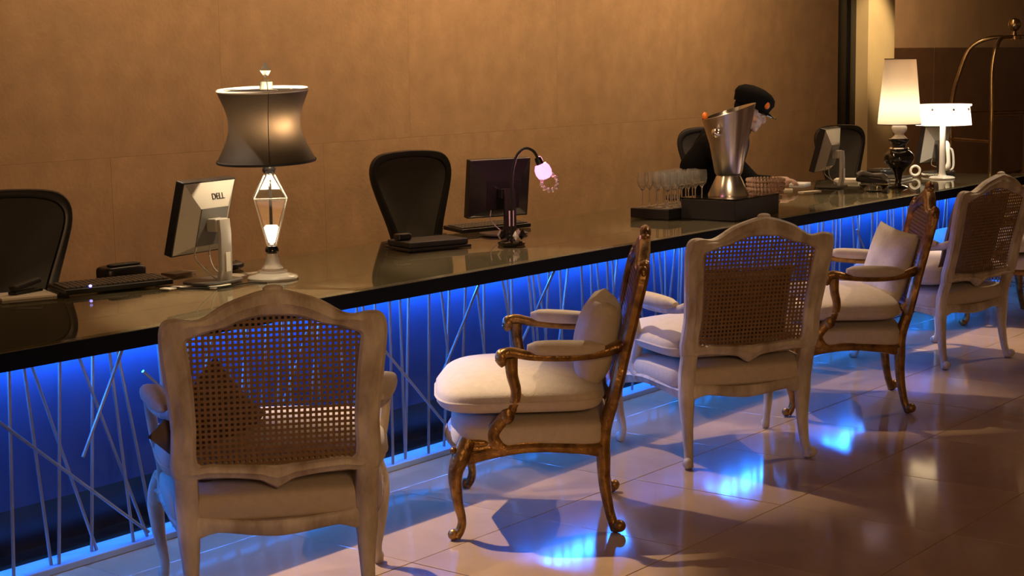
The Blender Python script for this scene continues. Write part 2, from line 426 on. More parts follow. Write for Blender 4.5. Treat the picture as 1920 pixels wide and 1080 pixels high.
# ------------------------------------------------------------------ French armchairs
def yb(z): return -.235-(z-.33)*.235          # rake of the back
RING_O = [(0, .408), (.022, .420), (.05, .436), (.12, .447), (.20, .452), (.292, .455), (.291, .60), (.301, .72), (.310, .82), (.312, .885), (.298, .919), (.262, .926), (.225, .919), (.19, .926), (.13, .963), (.06, .988), (0, 1.003)]
RING_I = [(0, .480), (.025, .481), (.05, .483), (.12, .488), (.18, .493), (.222, .500), (.221, .60), (.225, .72), (.234, .82), (.237, .858), (.216, .871), (.175, .884), (.145, .892), (.12, .899), (.08, .914), (.04, .922), (0, .925)]
def ring_pts(R, k=3):
    h = catmull([(u, z, 0) for u, z in R], k)
    right = [(p.x, p.y) for p in h]
    left = [(-u, z) for u, z in reversed(right[1:-1])]
    return right+left
def inside(u, z, poly):
    c = False; j = len(poly)-1
    for i in range(len(poly)):
        (a, b_), (c_, d) = poly[i], poly[j]
        if (b_ > z) != (d > z) and u < (c_-a)*(z-b_)/(d-b_)+a: c = not c
        j = i
    return c
def ribbon(mb, O, I, yf, d, bulge=.006):
    n = len(O); T = [0, .12, .3, .5, .7, .88, 1]; m_ = 2*len(T)
    vs = []
    for (uo, zo), (ui, zi) in zip(O, I):
        for sgn in (1, -1):
            for t in (T if sgn > 0 else reversed(T)):
                u = ui+(uo-ui)*t; z = zi+(zo-zi)*t
                th = d*(1-abs(2*t-1)**4)**.5*(1 if 0 < t < 1 else 0)+d*.45
                rib = bulge*(math.cos(4*PI*t)*.5)
                vs.append((u, yf(z)+sgn*(th+rib), z))
    fs = []
    for i in range(n):
        j = (i+1) % n
        for k in range(m_): fs.append((i*m_+k, i*m_+(k+1) % m_, j*m_+(k+1) % m_, j*m_+k))
    mb.add(vs, fs)
OUT, INN = ring_pts(RING_O), ring_pts(RING_I)
def cane_mesh():
    b = MB(); g = .0162; h = .0042; t = .0015
    poly = [(u*1.03, .71+(z-.71)*1.03) for u, z in INN]
    for i in range(-16, 16):
        for j in range(40):
            u, z = (i+.5)*g, .47+(j+.5)*g
            if not inside(u, z, poly): continue
            vs = []
            for sgn in (1, -1):
                for s in (g/2, h):
                    pts = [(-s, -s), (s, -s), (s, s), (-s, s)]
                    for a, c in pts: vs.append((u+a, yb(z+c)+sgn*t+.004, z+c))
            fs = []
            for k in range(4):
                l = (k+1) % 4
                fs += [(k, l, 4+l, 4+k), (8+k, 12+k, 12+l, 8+l), (4+k, 4+l, 12+l, 12+k)]
            b.add(vs, fs)
    return b
def front_leg(sx):
    b = MB(); P = catmull([(.330, .225, .345), (.346, .248, .29), (.356, .268, .23), (.348, .262, .14), (.336, .25, .07), (.336, .256, .035), (.340, .272, .012)], 4)
    P = [(sx*p.x, p.y, p.z) for p in P]
    b.sweep(P, [.062, .064, .052, .038, .029, .030, .034], [.062, .064, .050, .036, .029, .032, .036], (0, 1, 0), 12, 2.4)
    b.ell((sx*.341, .279, .02), (.018, .02, .02)); return b
def rear_leg(sx):
    b = MB(); P = catmull([(.256, yb(.46), .46), (.255, -.236, .36), (.254, -.232, .27), (.252, -.236, .17), (.254, -.250, .08), (.258, -.262, .035), (.262, -.272, .010)], 4)
    P = [(sx*p.x, p.y, p.z) for p in P]
    b.sweep(P, [.068, .070, .064, .046, .036, .034, .036], [.044, .048, .050, .042, .034, .034, .036], (0, 1, 0), 12, 2.6)
    b.ell((sx*.272, -.284, .026), (.020, .022, .022)); b.ell((sx*.262, -.272, .012), (.02, .02, .012)); return b
def seat_frame(rich):
    b = MB()
    for sx in (-1, 1):   # serpentine side rails
        P = catmull([(sx*.262, -.232, .305), (sx*.290, -.13, .312), (sx*.312, .02, .318), (sx*.320, .14, .306), (sx*.338, .235, .295)], 6)
        b.sweep(P, .036, [.085, .058, .045, .050, .058, .075], (0, 0, 1), 12, 3)
        b.sweep([p+Vector((sx*.012, 0, .004)) for p in P], .026, .018, (0, 0, 1), 8, 2)
    P = catmull([(-.338, .235, .300), (-.235, .272, .318), (-.09, .296, .305), (0, .302, .296), (.09, .296, .305), (.235, .272, .318), (.338, .235, .300)], 5)
    b.sweep(P, .036, [.075, .05, .06, .085, .06, .05, .075], (0, 0, 1), 12, 3)
    b.ell((0, .316, .298), (.04, .014, .030)); b.ell((.035, .311, .312), (.02, .01, .014)); b.ell((-.035, .311, .312), (.02, .01, .014))
    P = catmull([(-.256, -.232, .300), (-.17, -.237, .305), (-.06, -.240, .292), (0, -.240, .289), (.06, -.240, .292), (.17, -.237, .305), (.256, -.232, .300)], 5)
    b.sweep(P, .036, [.085, .042, .048, .052, .048, .042, .085], (0, 0, 1), 12, 3)
    if rich:  # carved knees and shells
        for sx in (-1, 1):
            for k in range(4): b.ell((sx*(.352-.004*k), .272-.006*k, .315-.018*k), (.018, .014, .013))
    return b
def back_frame(rich):
    b = MB(); ribbon(b, OUT, INN, yb, .015)
    if rich:
        b.ell((0, yb(1.0), 1.005), (.045, .02, .026)); b.ell((.04, yb(.99), .992), (.022, .016, .013)); b.ell((-.04, yb(.99), .992), (.022, .016, .013))
        for sx in (-1, 1): b.ell((sx*.27, yb(.92), .918), (.026, .018, .02)); b.ell((sx*.296, yb(.9), .895), (.016, .018, .028))
    else:
        b.ell((0, yb(.995), 1.0), (.028, .014, .012))
    return b
def armrest(sx, rich):
    b = MB()
    P = catmull([(.268, yb(.655)+.01, .652), (.293, -.22, .630), (.326, -.12, .624), (.350, 0, .632), (.358, .07, .646), (.358, .10, .640), (.356, .108, .622), (.353, .098, .605)], 5)
    P = [(sx*p.x, p.y, p.z) for p in P]
    b.sweep(P, [.05, .036, .036, .038, .042, .044, .040, .036], [.044, .032, .030, .032, .036, .038, .036, .03], (0, 0, 1), 12, 2.6)
    P = catmull([(.356, .075, .63), (.352, .072, .57), (.344, .060, .51), (.334, .075, .455), (.326, .115, .405), (.326, .140, .365), (.322, .128, .325), (.316, .10, .31)], 5)
    P = [(sx*p.x, p.y, p.z) for p in P]
    b.sweep(P, [.038, .034, .032, .034, .038, .040, .046, .05], [.046, .040, .036, .038, .046, .050, .056, .05], (0, 1, 0), 12, 2.6)
    b.ell((sx*.357, .104, .632), (.026, .024, .028))
    if rich:
        b.ell((sx*.342, .09, .43), (.014, .024, .03)); b.ell((sx*.335, .20, .335), (.016, .05, .018))
    return b
def arm_pad(sx):
    b = MB(); P = catmull([(.300, -.235, .652), (.322, -.15, .654), (.346, -.04, .658), (.354, .02, .660)], 6)
    P = [(sx*p.x, p.y, p.z) for p in P]
    b.sweep(P, [.03, .054, .062, .064, .064, .060, .030], [.02, .044, .05, .052, .05, .044, .022], (0, 0, 1), 16, 2.6); return b
def build_chair(name, label, wood, rich, group):
    t = thing(name, label, 'armchair', group=group)
    for sx in (-1, 1):
        front_leg(sx).obj('leg', wood, t); rear_leg(sx).obj('leg', wood, t)
    seat_frame(rich).obj('seat_frame', wood, t)
    back_frame(rich).obj('back_frame', wood, t)
    for sx in (-1, 1):
        armrest(sx, rich).obj('armrest', wood, t); arm_pad(sx).obj('arm_pad', MT['linen'], t)
    b = MB(); b.softbox((0, .012, .354), (.71, .52, .10), .35, .22, .0, taper=.15, bow=.03); b.obj('seat_upholstery', MT['linen'], t)
    b = MB(); b.softbox((0, .035, .472), (.745, .54, .11), .6, .28, .032, taper=.14, bow=.05)
    cu = b.obj('seat_cushion', MT['linen'], t)
    # piping along the cushion seam
    b = MB(); ring = []
    for k in range(64):
        th = 2*PI*k/64; sp = lambda v: math.copysign(abs(v)**.28, v)
        x_, y_ = sp(math.cos(th)), sp(math.sin(th))
        ring.append((x_*.3725*(1-.14*(1-y_)/2)*1.002, .035+y_*.27+(.05*(1-x_*x_) if y_ > 0 else 0)*y_+math.copysign(.001, y_), .472))
    b.tube(ring, .004, 6, closed=True); b.obj('piping', MT['linen'], cu)
    put('cane_panel', cane, t)
    return t
cane = cane_mesh().mesh('cane_panel', MT['cane'], None)
CH = dict(c1=((3.303, 3.523, 0), 49.4), c2=((4.508, 3.446, 0), 126.5), c3=((5.713, 3.406, 0), 55.6), c4=((6.843, 3.428, 0), 123), c5=((8.161, 3.535, 0), 75.2), c6=((9.64, 3.806, 0), 128))
def rz(az): return math.radians(az-90)
GW = 'white armchairs turned to the counter'; GG = 'gilded armchairs turned side on'
white = build_chair('french_armchair', 'distressed white armchair with cane back, nearest to the camera, below the black shaded lamp', MT['white_wood'], False, GW)
white.location, white.rotation_euler = CH['c1'][0], (0, 0, rz(CH['c1'][1]))
dup(white, CH['c3'][0], rz(CH['c3'][1]), 'distressed white armchair with fringed brown cushion, in front of the steel champagne bucket', GW)
dup(white, CH['c5'][0], rz(CH['c5'][1]), 'distressed white armchair with dark brown cushion, farthest white one along the counter', GW)
gilt = build_chair('gilded_armchair', 'gilded armchair seen in full side view with small beige bolster, between two white armchairs', MT['gilt'], True, GG)
gilt.location, gilt.rotation_euler = CH['c2'][0], (0, 0, rz(CH['c2'][1]))
dup(gilt, CH['c4'][0], rz(CH['c4'][1]), 'gilded armchair holding an ivory square pillow, below the tall cone lamp', GG)
dup(gilt, CH['c6'][0], rz(CH['c6'][1]), 'gilded armchair cut by the picture edge, mostly hidden behind the last white armchair', GG)

def chair_xf(key): return Matrix.Translation(Vector(CH[key][0])) @ Matrix.Rotation(rz(CH[key][1]), 4, 'Z')
def place(o, key, loc, rot):
    o.matrix_world = chair_xf(key) @ Matrix.Translation(Vector(loc)) @ rot.to_4x4()
RX = lambda a: Matrix.Rotation(math.radians(a), 4, 'X')
RY = lambda a: Matrix.Rotation(math.radians(a), 4, 'Y')
RZ = lambda a: Matrix.Rotation(math.radians(a), 4, 'Z')
# throw pillows
b = MB(); b.pillow(.30, .30, .12); o = b.obj('throw_pillow', MT['brown'])
tag(o, 'brown square pillow tipped on its corner inside the nearest white armchair', 'pillow', 'throw pillows on the armchairs')
place(o, 'c1', (-.185, -.125, .575), RZ(36) @ RX(102) @ RZ(45))
t = thing('lumbar_cushion', 'brown oblong cushion with fringed upper edge on the middle white armchair', 'pillow', group='throw pillows on the armchairs')
b = MB(); b.pillow(.43, .29, .12); b.obj('cushion_cover', MT['brown'], t)
b = MB()
for k in range(40):
    u = -.20+k*.40/39; b.tube([(u, .132+.010*(u/.2)**2, 0), (u+.002, .150+.006*(u/.2)**2, .002)], .003, 5)
f = b.obj('fringe', MT['cane'], t); f['kind'] = 'stuff'
place(t, 'c3', (-.02, -.236, .645), RX(103) @ RZ(-1))
b = MB(); b.pillow(.36, .30, .15, 22, .03, .27); o = b.obj('bolster_cushion', MT['linen'], angle=120)
tag(o, 'small plain beige cushion leaning on the back of the near gilded armchair', 'pillow', 'throw pillows on the armchairs'); place(o, 'c2', (-.05, -.218, .645), RX(104))
b = MB(); b.pillow(.35, .35, .13); o = b.obj('throw_pillow', MT['linen2'], angle=100)
tag(o, 'ivory mottled square pillow standing in the gilded armchair below the tall cone lamp', 'pillow', 'throw pillows on the armchairs'); place(o, 'c4', (.03, -.215, .645), RZ(24) @ RX(106) @ RZ(6))
b = MB(); b.pillow(.44, .40, .12); o = b.obj('throw_pillow', MT['dkbrown'])
tag(o, 'dark brown pillow on the farthest white armchair', 'pillow', 'throw pillows on the armchairs'); place(o, 'c5', (-.01, -.240, .70), RX(103) @ RZ(-4))

# ------------------------------------------------------------------ office chairs behind the counter
BK_O = [(0, .60), (.10, .60), (.135, .615), (.155, .68), (.180, .78), (.228, .92), (.255, 1.02), (.248, 1.09), (.205, 1.135), (.12, 1.152), (0, 1.157)]
BK_I = [(0, .66), (.06, .66), (.09, .668), (.105, .70), (.132, .78), (.186, .92), (.216, 1.01), (.214, 1.06), (.18, 1.095), (.10, 1.115), (0, 1.12)]
def office_chair(label):
    t = thing('office_chair', label, 'chair', group='black office chairs behind the counter')
    O, I = ring_pts(BK_O), ring_pts(BK_I)
    by = lambda z: -.235-.12*(z-.6)+.10*(z-.85)**2
    b = MB(); ribbon(b, O, I, by, .012, .0); fr = b.obj('backrest_frame', MT['black'], t)
    b = MB(); n = len(I); vs = []
    for sg in (1, -1):
        for k, sc in enumerate((1.02, .66, .33)):
            for (u, z) in I: vs.append((u*sc, by(.87+(z-.87)*sc)-.03*(1-sc*sc)+sg*.003, .87+(z-.87)*sc))
        vs.append((0, by(.87)-.03+sg*.003, .87))
    fs = []
    for q in (0, 1):
        o_ = q*(3*n+1)
        for k in range(2):
            for i in range(n): j = (i+1) % n; fs.append((o_+k*n+i, o_+k*n+j, o_+(k+1)*n+j, o_+(k+1)*n+i))
        for i in range(n): fs.append((o_+2*n+i, o_+2*n+(i+1) % n, o_+3*n))
    b.add(vs, fs); b.obj('backrest_mesh', MT['mesh'], t)
    b = MB(); b.sweep(catmull([(0, -.36, .98), (0, -.36, .8), (0, -.31, .62), (0, -.17, .47), (0, 0, .44)], 5), .06, .03, (0, 1, 0)); b.obj('back_support', MT['black'], t)
    b = MB(); b.softbox((0, .03, .49), (.50, .48, .07), .5, .4); b.obj('seat', MT['mesh'], t)
    for sx in (-1, 1):
        b = MB(); b.sweep(catmull([(sx*.2, -.02, .47), (sx*.285, -.04, .50), (sx*.30, -.06, .59), (sx*.29, -.04, .665)], 5), .035, .025, (0, 1, 0))
        b.softbox((sx*.29, .0, .675), (.09, .25, .03), .6, .5); b.obj('armrest', MT['blackm'], t)
    b = MB(); b.lathe([(.045, .36), (.045, .44), (.03, .46)], 16); b.lathe([(.025, .10), (.025, .38)], 16); b.obj('gas_column', MT['black'], t)
    b = MB()
    for k in range(5):
        a = 2*PI*k/5+.3; b.sweep([(0, 0, .11), (.15*math.cos(a), .15*math.sin(a), .095), (.29*math.cos(a), .29*math.sin(a), .07)], [.05, .04, .03], [.04, .03, .025])
    b.obj('star_base', MT['black'], t)
    for k in range(5):
        a = 2*PI*k/5+.3; b = MB(); b.lathe([(.001, -.02), (.026, -.02), (.028, 0), (.026, .02), (.001, .02)], 14, (0, 0, 0), RY(90).to_3x3()); b.obj('caster', MT['black'], t, (.29*math.cos(a), .29*math.sin(a), .029), (0, 0, a+.8))
    return t
def lower(t, dz):   # gas lift: everything above the column goes down
    for c in kids(t):
        if c.name.split('.')[0] in ('backrest_frame', 'backrest_mesh', 'back_support', 'seat', 'armrest'): c.location.z += dz
oc = office_chair('black office chair at the picture edge, behind the long keyboard')
oB = dup(oc, (6.28, 5.37, 0), math.radians(-103-90), 'black office chair beside the rose lit monitor')
oC = dup(oc, (9.80, 5.90, 0), math.radians(-148-90), 'black office chair beside the person in the cap')
oD = dup(oc, (11.35, 5.50, 0), math.radians(-110-90), 'black office chair behind the small silver backed monitor')
oc.location = (3.82, 5.42, 0); oc.rotation_euler = (0, 0, math.radians(-112-90))
for o, dz in ((oc, -.035), (oC, -.03), (oD, -.07)): lower(o, dz)

# ------------------------------------------------------------------ monitors
def text_mesh(s, size, depth, m):
    cu = bpy.data.curves.new('lettering', 'FONT'); cu.body = s; cu.size = size; cu.extrude = depth; cu.align_x = 'CENTER'; cu.align_y = 'CENTER'
    o = bpy.data.objects.new('tmp_lettering', cu); COL.objects.link(o)
    dg = bpy.context.evaluated_depsgraph_get(); me = bpy.data.meshes.new_from_object(o.evaluated_get(dg))
    me.name = 'lettering'; me.materials.clear(); me.materials.append(m)
    bpy.data.objects.remove(o); return me
def monitor(label, W=.33, H=.285, tilt=12, lift=.10, body='silver', lit=False, text=True, loc=(0, 0, 0), rzz=0):
    """seen from behind: the back looks to local -y, the screen to +y"""
    t = thing('computer_monitor', label, 'monitor', loc, rzz, 'computer monitors on the counter')
    R = RX(tilt); piv = Vector((0, 0, lift))     # top leans to -y
    tr = lambda v: piv+(R @ Vector(v))
    b = MB(); b.box((0, 0, 0), (W, .038, H), bev=.004)
    b.v = [tuple(tr((x, y, z+H/2))) for x, y, z in b.v]; hs = b.obj('bezel', MT['black'], t)
    b = MB(); b.box((0, 0, 0), (W-.03, .004, H-.03)); b.v = [tuple(tr((x, y+.0195, z+H/2))) for x, y, z in b.v]; b.obj('screen', MT['screen' if lit else 'black'], t)
    # bevelled rear shell
    def fr(i, y): return [(-W/2+i, y, i), (W/2-i, y, i), (W/2-i, y, H-i), (-W/2+i, y, H-i)]
    o1, o2 = fr(.006, -.019), fr(.075, -.062)
    o2 = [(o2[0][0], -.062, .05), (o2[1][0], -.062, .05), (o2[2][0], -.062, H-.095), (o2[3][0], -.062, H-.095)]
    b = MB(); b.add([tr(v) for v in o1+o2], [(0, 1, 5, 4), (1, 2, 6, 5), (2, 3, 7, 6), (3, 0, 4, 7), (3, 2, 1, 0), (4, 5, 6, 7)]); b.obj('rear_shell', MT[body], t, angle=20)
    b = MB(); b.add([tr(v) for v in [(x, -.0625, z) for x, y, z in o2]+[(x*.97, -.066, z) for x, y, z in o2]], [(0, 1, 5, 4), (1, 2, 6, 5), (2, 3, 7, 6), (3, 0, 4, 7), (4, 5, 6, 7), (3, 2, 1, 0)]); b.obj('rear_inset', MT['black' if body == 'dkgrey' else 'grey'], t, angle=20)
    if text:
        me = text_mesh('DELL', .034, .0008, MT['black'])
        lo = put('lettering', me, t)
        p0, p1 = Vector((0, -.019-.001, H-.006)), Vector((0, -.062-.001, H-.095))
        n = Vector((0, -(p0.z-p1.z), (p0.y-p1.y)*-1)).normalized(); n = Vector((0, -.089, .043)).normalized()
        upd = (p0-p1).normalized(); M3 = Matrix((Vector((1, 0, 0)), upd, n)).transposed().to_4x4()
        M3.translation = (p0*.55+p1*.45)+n*.001
        M3.translation = (p0*.42+p1*.58)+n*.001+Vector((.03, 0, 0))
        lo.matrix_basis = Matrix.Translation(piv) @ R @ M3
    # stand: neck, hinge block, foot
    hub = tr((0, -.066, H*.45))
    b = MB(); b.box(hub+Vector((0, -.022, .0)), (.075, .05, .05), bev=.006); b.obj('hinge_block', MT[body], t)
    b = MB(); b.sweep([hub+Vector((0, -.05, .022)), Vector((0, hub.y-.055, hub.z-.03)), Vector((0, hub.y-.055, .06)), Vector((0, hub.y-.045, .012))], [.065, .065, .065, .075], .022, (0, 1, 0), 12, 5)
    nk = b.obj('neck', MT[body], t)
    b = MB(); b.box((0, hub.y-.056-.013, .085), (.028, .004, .075), bev=.002); b.obj('cable_slot', MT['whiteplastic'], nk)
    b = MB(); b.softbox((0, hub.y+.01, .0075), (.22, .17, .015), .4, .5); b.obj('stand_foot', MT['grey'], t)
    b = MB()
    b.tube([tr((-.06, -.055, .045)), tr((-.062, -.06, .0)), (-.05, hub.y-.02, .04), (-.02, hub.y-.03, .017)], .003, 6, 5)
    b.tube([tr((.02, -.055, .045)), tr((.022, -.06, .0)), (.03, hub.y+.02, .045), (.06, hub.y-.02, .018)], .003, 6, 5)
    b.obj('cable', MT['silver'], t)
    return t
monitor('silver backed monitor with black lettering, left of the black shaded lamp', .31, .295, 15, .115, loc=(4.165, 4.84, CZ), rzz=math.radians(9))
monitor('black backed monitor lit rose by the gooseneck lamp beside it', .335, .285, 8, .085, body='dkgrey', text=False, loc=(6.15, 4.93, CZ), rzz=math.radians(-22))
monitor('silver backed monitor between the person and the tall cone lamp', .31, .285, 15, .105, lit=True, text=False, loc=(9.44, 4.90, CZ), rzz=math.radians(9))
monitor('dim monitor behind the glowing drum lamp at the counter end', .30, .27, 10, .07, text=False, loc=(10.98, 4.82, CZ), rzz=math.radians(-14))

# ------------------------------------------------------------------ table lamps
def crystal_lamp():
    t = thing('table_lamp', 'crystal table lamp with waisted sheer black shade, on the counter', 'lamp', (4.392, 4.645, CZ))
    b = MB(); b.lathe([(.001, 0), (.098, 0), (.100, .006), (.094, .014), (.078, .018), (.06, .024), (.058, .032), (.001, .034)], 40); b.obj('base', MT['crystal_lit'], t)
    b = MB(); b.lathe([(.001, .034), (.042, .034), (.044, .042), (.030, .060), (.024, .085), (.022, .10), (.001, .10)], 24); b.obj('foot', MT['crystal_lit'], t)
    def blk(z): b = MB(); b.lathe([(.001, z), (.020, z), (.027, z+.008), (.027, z+.018), (.020, z+.028), (.001, z+.028)], 20); return b.obj('black_collar', MT['blackgloss'], t)
    blk(.10)
    ST = [(.001, .128), (.024, .130), (.030, .15), (.088, .315), (.089, .322), (.028, .405), (.024, .412), (.001, .412)]
    b = MB(); b.lathe(ST, 4); b.lathe([(max(r-.011, .001), z+(.006 if z < .2 else -.006 if z > .4 else 0)) for r, z in ST], 4); b.obj('crystal_stem', MT['crystal'], t, rot=(0, 0, math.radians(3)), angle=10)
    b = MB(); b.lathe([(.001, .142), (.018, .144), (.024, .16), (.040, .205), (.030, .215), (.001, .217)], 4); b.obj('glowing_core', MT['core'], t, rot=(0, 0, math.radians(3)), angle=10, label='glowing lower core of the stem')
    b = MB()
    for k in range(4):
        a = math.radians(3)+k*PI/2
        b.tube([(r*math.cos(a), r*math.sin(a), z) for r, z in ((.025, .132), (.031, .15), (.0885, .318), (.028, .405))], .0032, 6)
        a2 = a+PI/2; b.tube([(.0885*math.cos(a), .0885*math.sin(a), .318), (.0885*math.cos(a2), .0885*math.sin(a2), .318)], .002, 6)
    b.obj('bevelled_edges', MT['edge_glint'], t)  # white tubes imitate the light caught by the cut edges
    b = MB(); b.tube([(0, 0, .135), (0, 0, .41)], .006, 8); b.obj('inner_rod', MT['chrome'], t)
    blk(.412)
    b = MB(); b.lathe([(.001, .440), (.022, .440), (.026, .45), (.020, .468), (.012, .475), (.012, .53), (.001, .53)], 20); b.obj('socket', MT['chrome'], t)
    b = MB(); b.ell((-.046, -.104, .600), (.013, .013, .019)); b.obj('bulb', MT['bulb1'], t)
    n = 20; prof = []
    for i in range(n+1):
        s = i/n; z = .462+.272*s
        r = .190+(.176-.190)*s-.044*math.sin(PI*s)**1.1
        prof.append((r, z))
    b = MB(); b.lathe(prof, 48); b.f = [f for f in b.f if len(f) == 4]
    sh = b.obj('lamp_shade', MT['shade_black'], t, rot=(math.radians(1.2), math.radians(-2.6), 0))
    b = MB(); b.lathe([(.191, .458), (.193, .462), (.192, .468), (.188, .468), (.188, .458), (.191, .458)], 48); b.f = [f for f in b.f if len(f) == 4]; b.obj('lower_trim', MT['blackm'], sh)
    b = MB(); b.lathe([(.177, .730), (.179, .735), (.177, .741), (.173, .741), (.173, .730), (.177, .730)], 48); b.f = [f for f in b.f if len(f) == 4]; b.obj('upper_trim', MT['whitegloss'], sh)
    b = MB()
    sa = math.radians(-128); b.tube([((r+.0012)*math.cos(sa+.25*(z-.6)), (r+.0012)*math.sin(sa+.25*(z-.6)), z) for r, z in prof], .0016, 5); b.obj('seam', MT['blackm'], sh)
    b = MB()
    for k in range(3): a = 2*PI*k/3; b.tube([(0, 0, .735), (.176*math.cos(a), .176*math.sin(a), .735)], .002, 6)
    b.tube([(.0, 0, .50), (.045, 0, .56), (.045, 0, .66), (0, 0, .735)], .002, 6, 4); b.obj('harp', MT['chrome'], t)
    b = MB(); b.lathe([(.001, .738), (.026, .738), (.026, .765), (.012, .770), (.012, .774), (.001, .774)], 16); b.obj('finial_base', MT['crystal_lit'], t)
    b = MB(); b.lathe([(.001, .774), (.03, .808), (.001, .845)], 4); b.obj('finial', MT['crystal_lit'], t, angle=10)
crystal_lamp()
def cone_lamp():
    X, Y = 9.607, 4.43
    t = thing('table_lamp', 'tall table lamp with cream cone shade and turned black body', 'lamp', (X, Y, CZ))
    prof = [(.001, 0), (.060, 0), (.062, .006), (.050, .014), (.022, .020), (.018, .03), (.020, .06), (.030, .095), (.055, .125), (.083, .150), (.095, .180), (.092, .210), (.072, .232), (.056, .240), (.001, .242)]
    b = MB(); b.lathe(prof, 36); b.obj('body', MT['blackgloss'], t)
    b = MB(); b.lathe([(.001, .241), (.058, .241), (.064, .247), (.058, .254), (.001, .255)], 36); b.obj('bright_collar', MT['chrome'], t)  # chrome here stands in for bulb light reflected on black gloss
    b = MB(); b.lathe([(.001, .255), (.044, .255), (.046, .275), (.055, .285), (.066, .300), (.066, .308), (.001, .31)], 36); b.obj('neck', MT['blackgloss'], t)
    b = MB(); b.lathe([(.001, .310), (.052, .310), (.036, .325), (.028, .334), (.030, .342), (.044, .355), (.050, .372), (.046, .388), (.030, .400), (.012, .404), (.012, .46), (.001, .46)], 36); b.obj('bright_ball', MT['whitegloss'], t)  # glossy ball coloured white for the shade light it reflects
    b = MB(); b.ell((0, 0, .50), (.03, .03, .042)); b.obj('bulb', MT['bulb2'], t)
    p = [(.135, .400), (.097, .808)]
    b = MB(); b.lathe([(.135, .400), (.125, .508), (.116, .604), (.106, .710), (.097, .808)], 48); b.f = [f for f in b.f if len(f) == 4]
    sh = b.obj('lamp_shade', MT['shade_white'], t)
    b = MB()
    for r, z in p: b.lathe([(r+.0015, z-.003), (r+.0015, z+.003), (r-.003, z+.003), (r-.003, z-.003), (r+.0015, z-.003)], 48)
    b.f = [f for f in b.f if len(f) == 4]; b.obj('shade_trim', MT['dkbrown'], sh)
cone_lamp()
def drum_lamp():
    X, Y = 10.444, 4.50
    t = thing('table_lamp', 'low lamp with glowing white drum shade on slim white stem', 'lamp', (X, Y, CZ))
    b = MB(); b.lathe([(.001, 0), (.085, 0), (.088, .008), (.075, .016), (.03, .022), (.022, .035), (.020, .05), (.001, .05)], 36); b.obj('base', MT['whitegloss'], t)
    b = MB(); b.lathe([(.024, .03), (.021, .06), (.021, .38), (.012, .39), (.012, .41), (.001, .41)], 20); b.obj('stem', MT['whitegloss'], t)
    for sx in (-1, 1):
        b = MB(); b.ell((sx*.085, 0, .425), (.024, .024, .03)); b.obj('bulb', MT['bulb3'], t)
    b = MB(); b.tube([(-.085, 0, .395), (0, 0, .385), (.085, 0, .395)], .006, 8); b.obj('bulb_bracket', MT['chrome'], t)
    pr = [(.186, .362), (.172, .485), (.185, .488), (.185, .500)]
    b = MB(); b.lathe(pr, 48); b.f = [f for f in b.f if len(f) == 4]
    sh = b.obj('lamp_shade', MT['shade_white'], t)
    b = MB()
    for k in range(8):
        a = 2*PI*k/8; b.box((.178*math.cos(a), .178*math.sin(a), .468), (.012, .012, .016), RZ(math.degrees(a)).to_3x3())
    b.obj('shade_clip', MT['grey'], sh)
drum_lamp()
def gooseneck():
    X, Y = 5.80, 4.56
    t = thing('gooseneck_lamp', 'black gooseneck lamp with lit pink glass bulb and crystal fringe', 'lamp', (X, Y, CZ))
    b = MB(); b.lathe([(.001, 0), (.060, 0), (.065, .012), (.045, .02), (.001, .022)], 28); b.obj('base', MT['blackgloss'], t)
    for k in range(9):
        a = 2*PI*k/9; b = MB(); b.lathe([(.001, -.02), (.015, 0), (.001, .024)], 6)
        b.obj('base_crystal', MT['blackgloss'] if k % 3 else MT['crystal_lit'], t, (.052*math.cos(a), .052*math.sin(a), .045), angle=10)
    d = Vector((math.sin(yaw), -math.cos(yaw), 0))   # the arm bends along the counter towards the end
    pt = lambda u, z: (d.x*u, d.y*u, z)
    b = MB(); b.tube([pt(0, .02), pt(.002, .10), pt(.004, .24), pt(.010, .33), pt(.030, .405), pt(.068, .438), pt(.105, .425), pt(.125, .393)], .0065, 10, 6); b.obj('gooseneck', MT['blackm'], t)
    tip = Vector(pt(.128, .385)); axd = (Vector(pt(.150, .32))-Vector(pt(.118, .40))).normalized(); Q = axd.to_track_quat('Z', 'Y').to_matrix()
    b = MB(); b.lathe([(.001, -.012), (.014, -.012), (.017, 0), (.017, .022), (.001, .024)], 16, tip, Q); b.obj('bulb_holder', MT['black'], t)
    b = MB(); b.lathe([(.001, .022), (.026, .022), (.036, .040), (.038, .062), (.032, .082), (.018, .092), (.001, .094)], 20, tip, Q); b.obj('glass_shade', MT['pinkglass'], t)
    c = tip+axd*.098+d*.012
    for k in range(11):
        a = 2*PI*k/11; b = MB(); p = c+Vector((d.x*.036*math.cos(a), d.y*.036*math.cos(a), .036*math.sin(a)-.012))+Vector((-d.y, d.x, 0))*.018*math.sin(2*a)
        b.ell(p, (.009, .009, .012), 8, 6); b.obj('crystal_drop', MT['crystal_lit'], t)
    wp = Vector((X, Y, CZ))+tip+axd*.05
    point('lamp_bulb_light', tuple(wp+Vector((.085, .067, .05))), 3.5, (1, .35, .5), .03)
gooseneck()

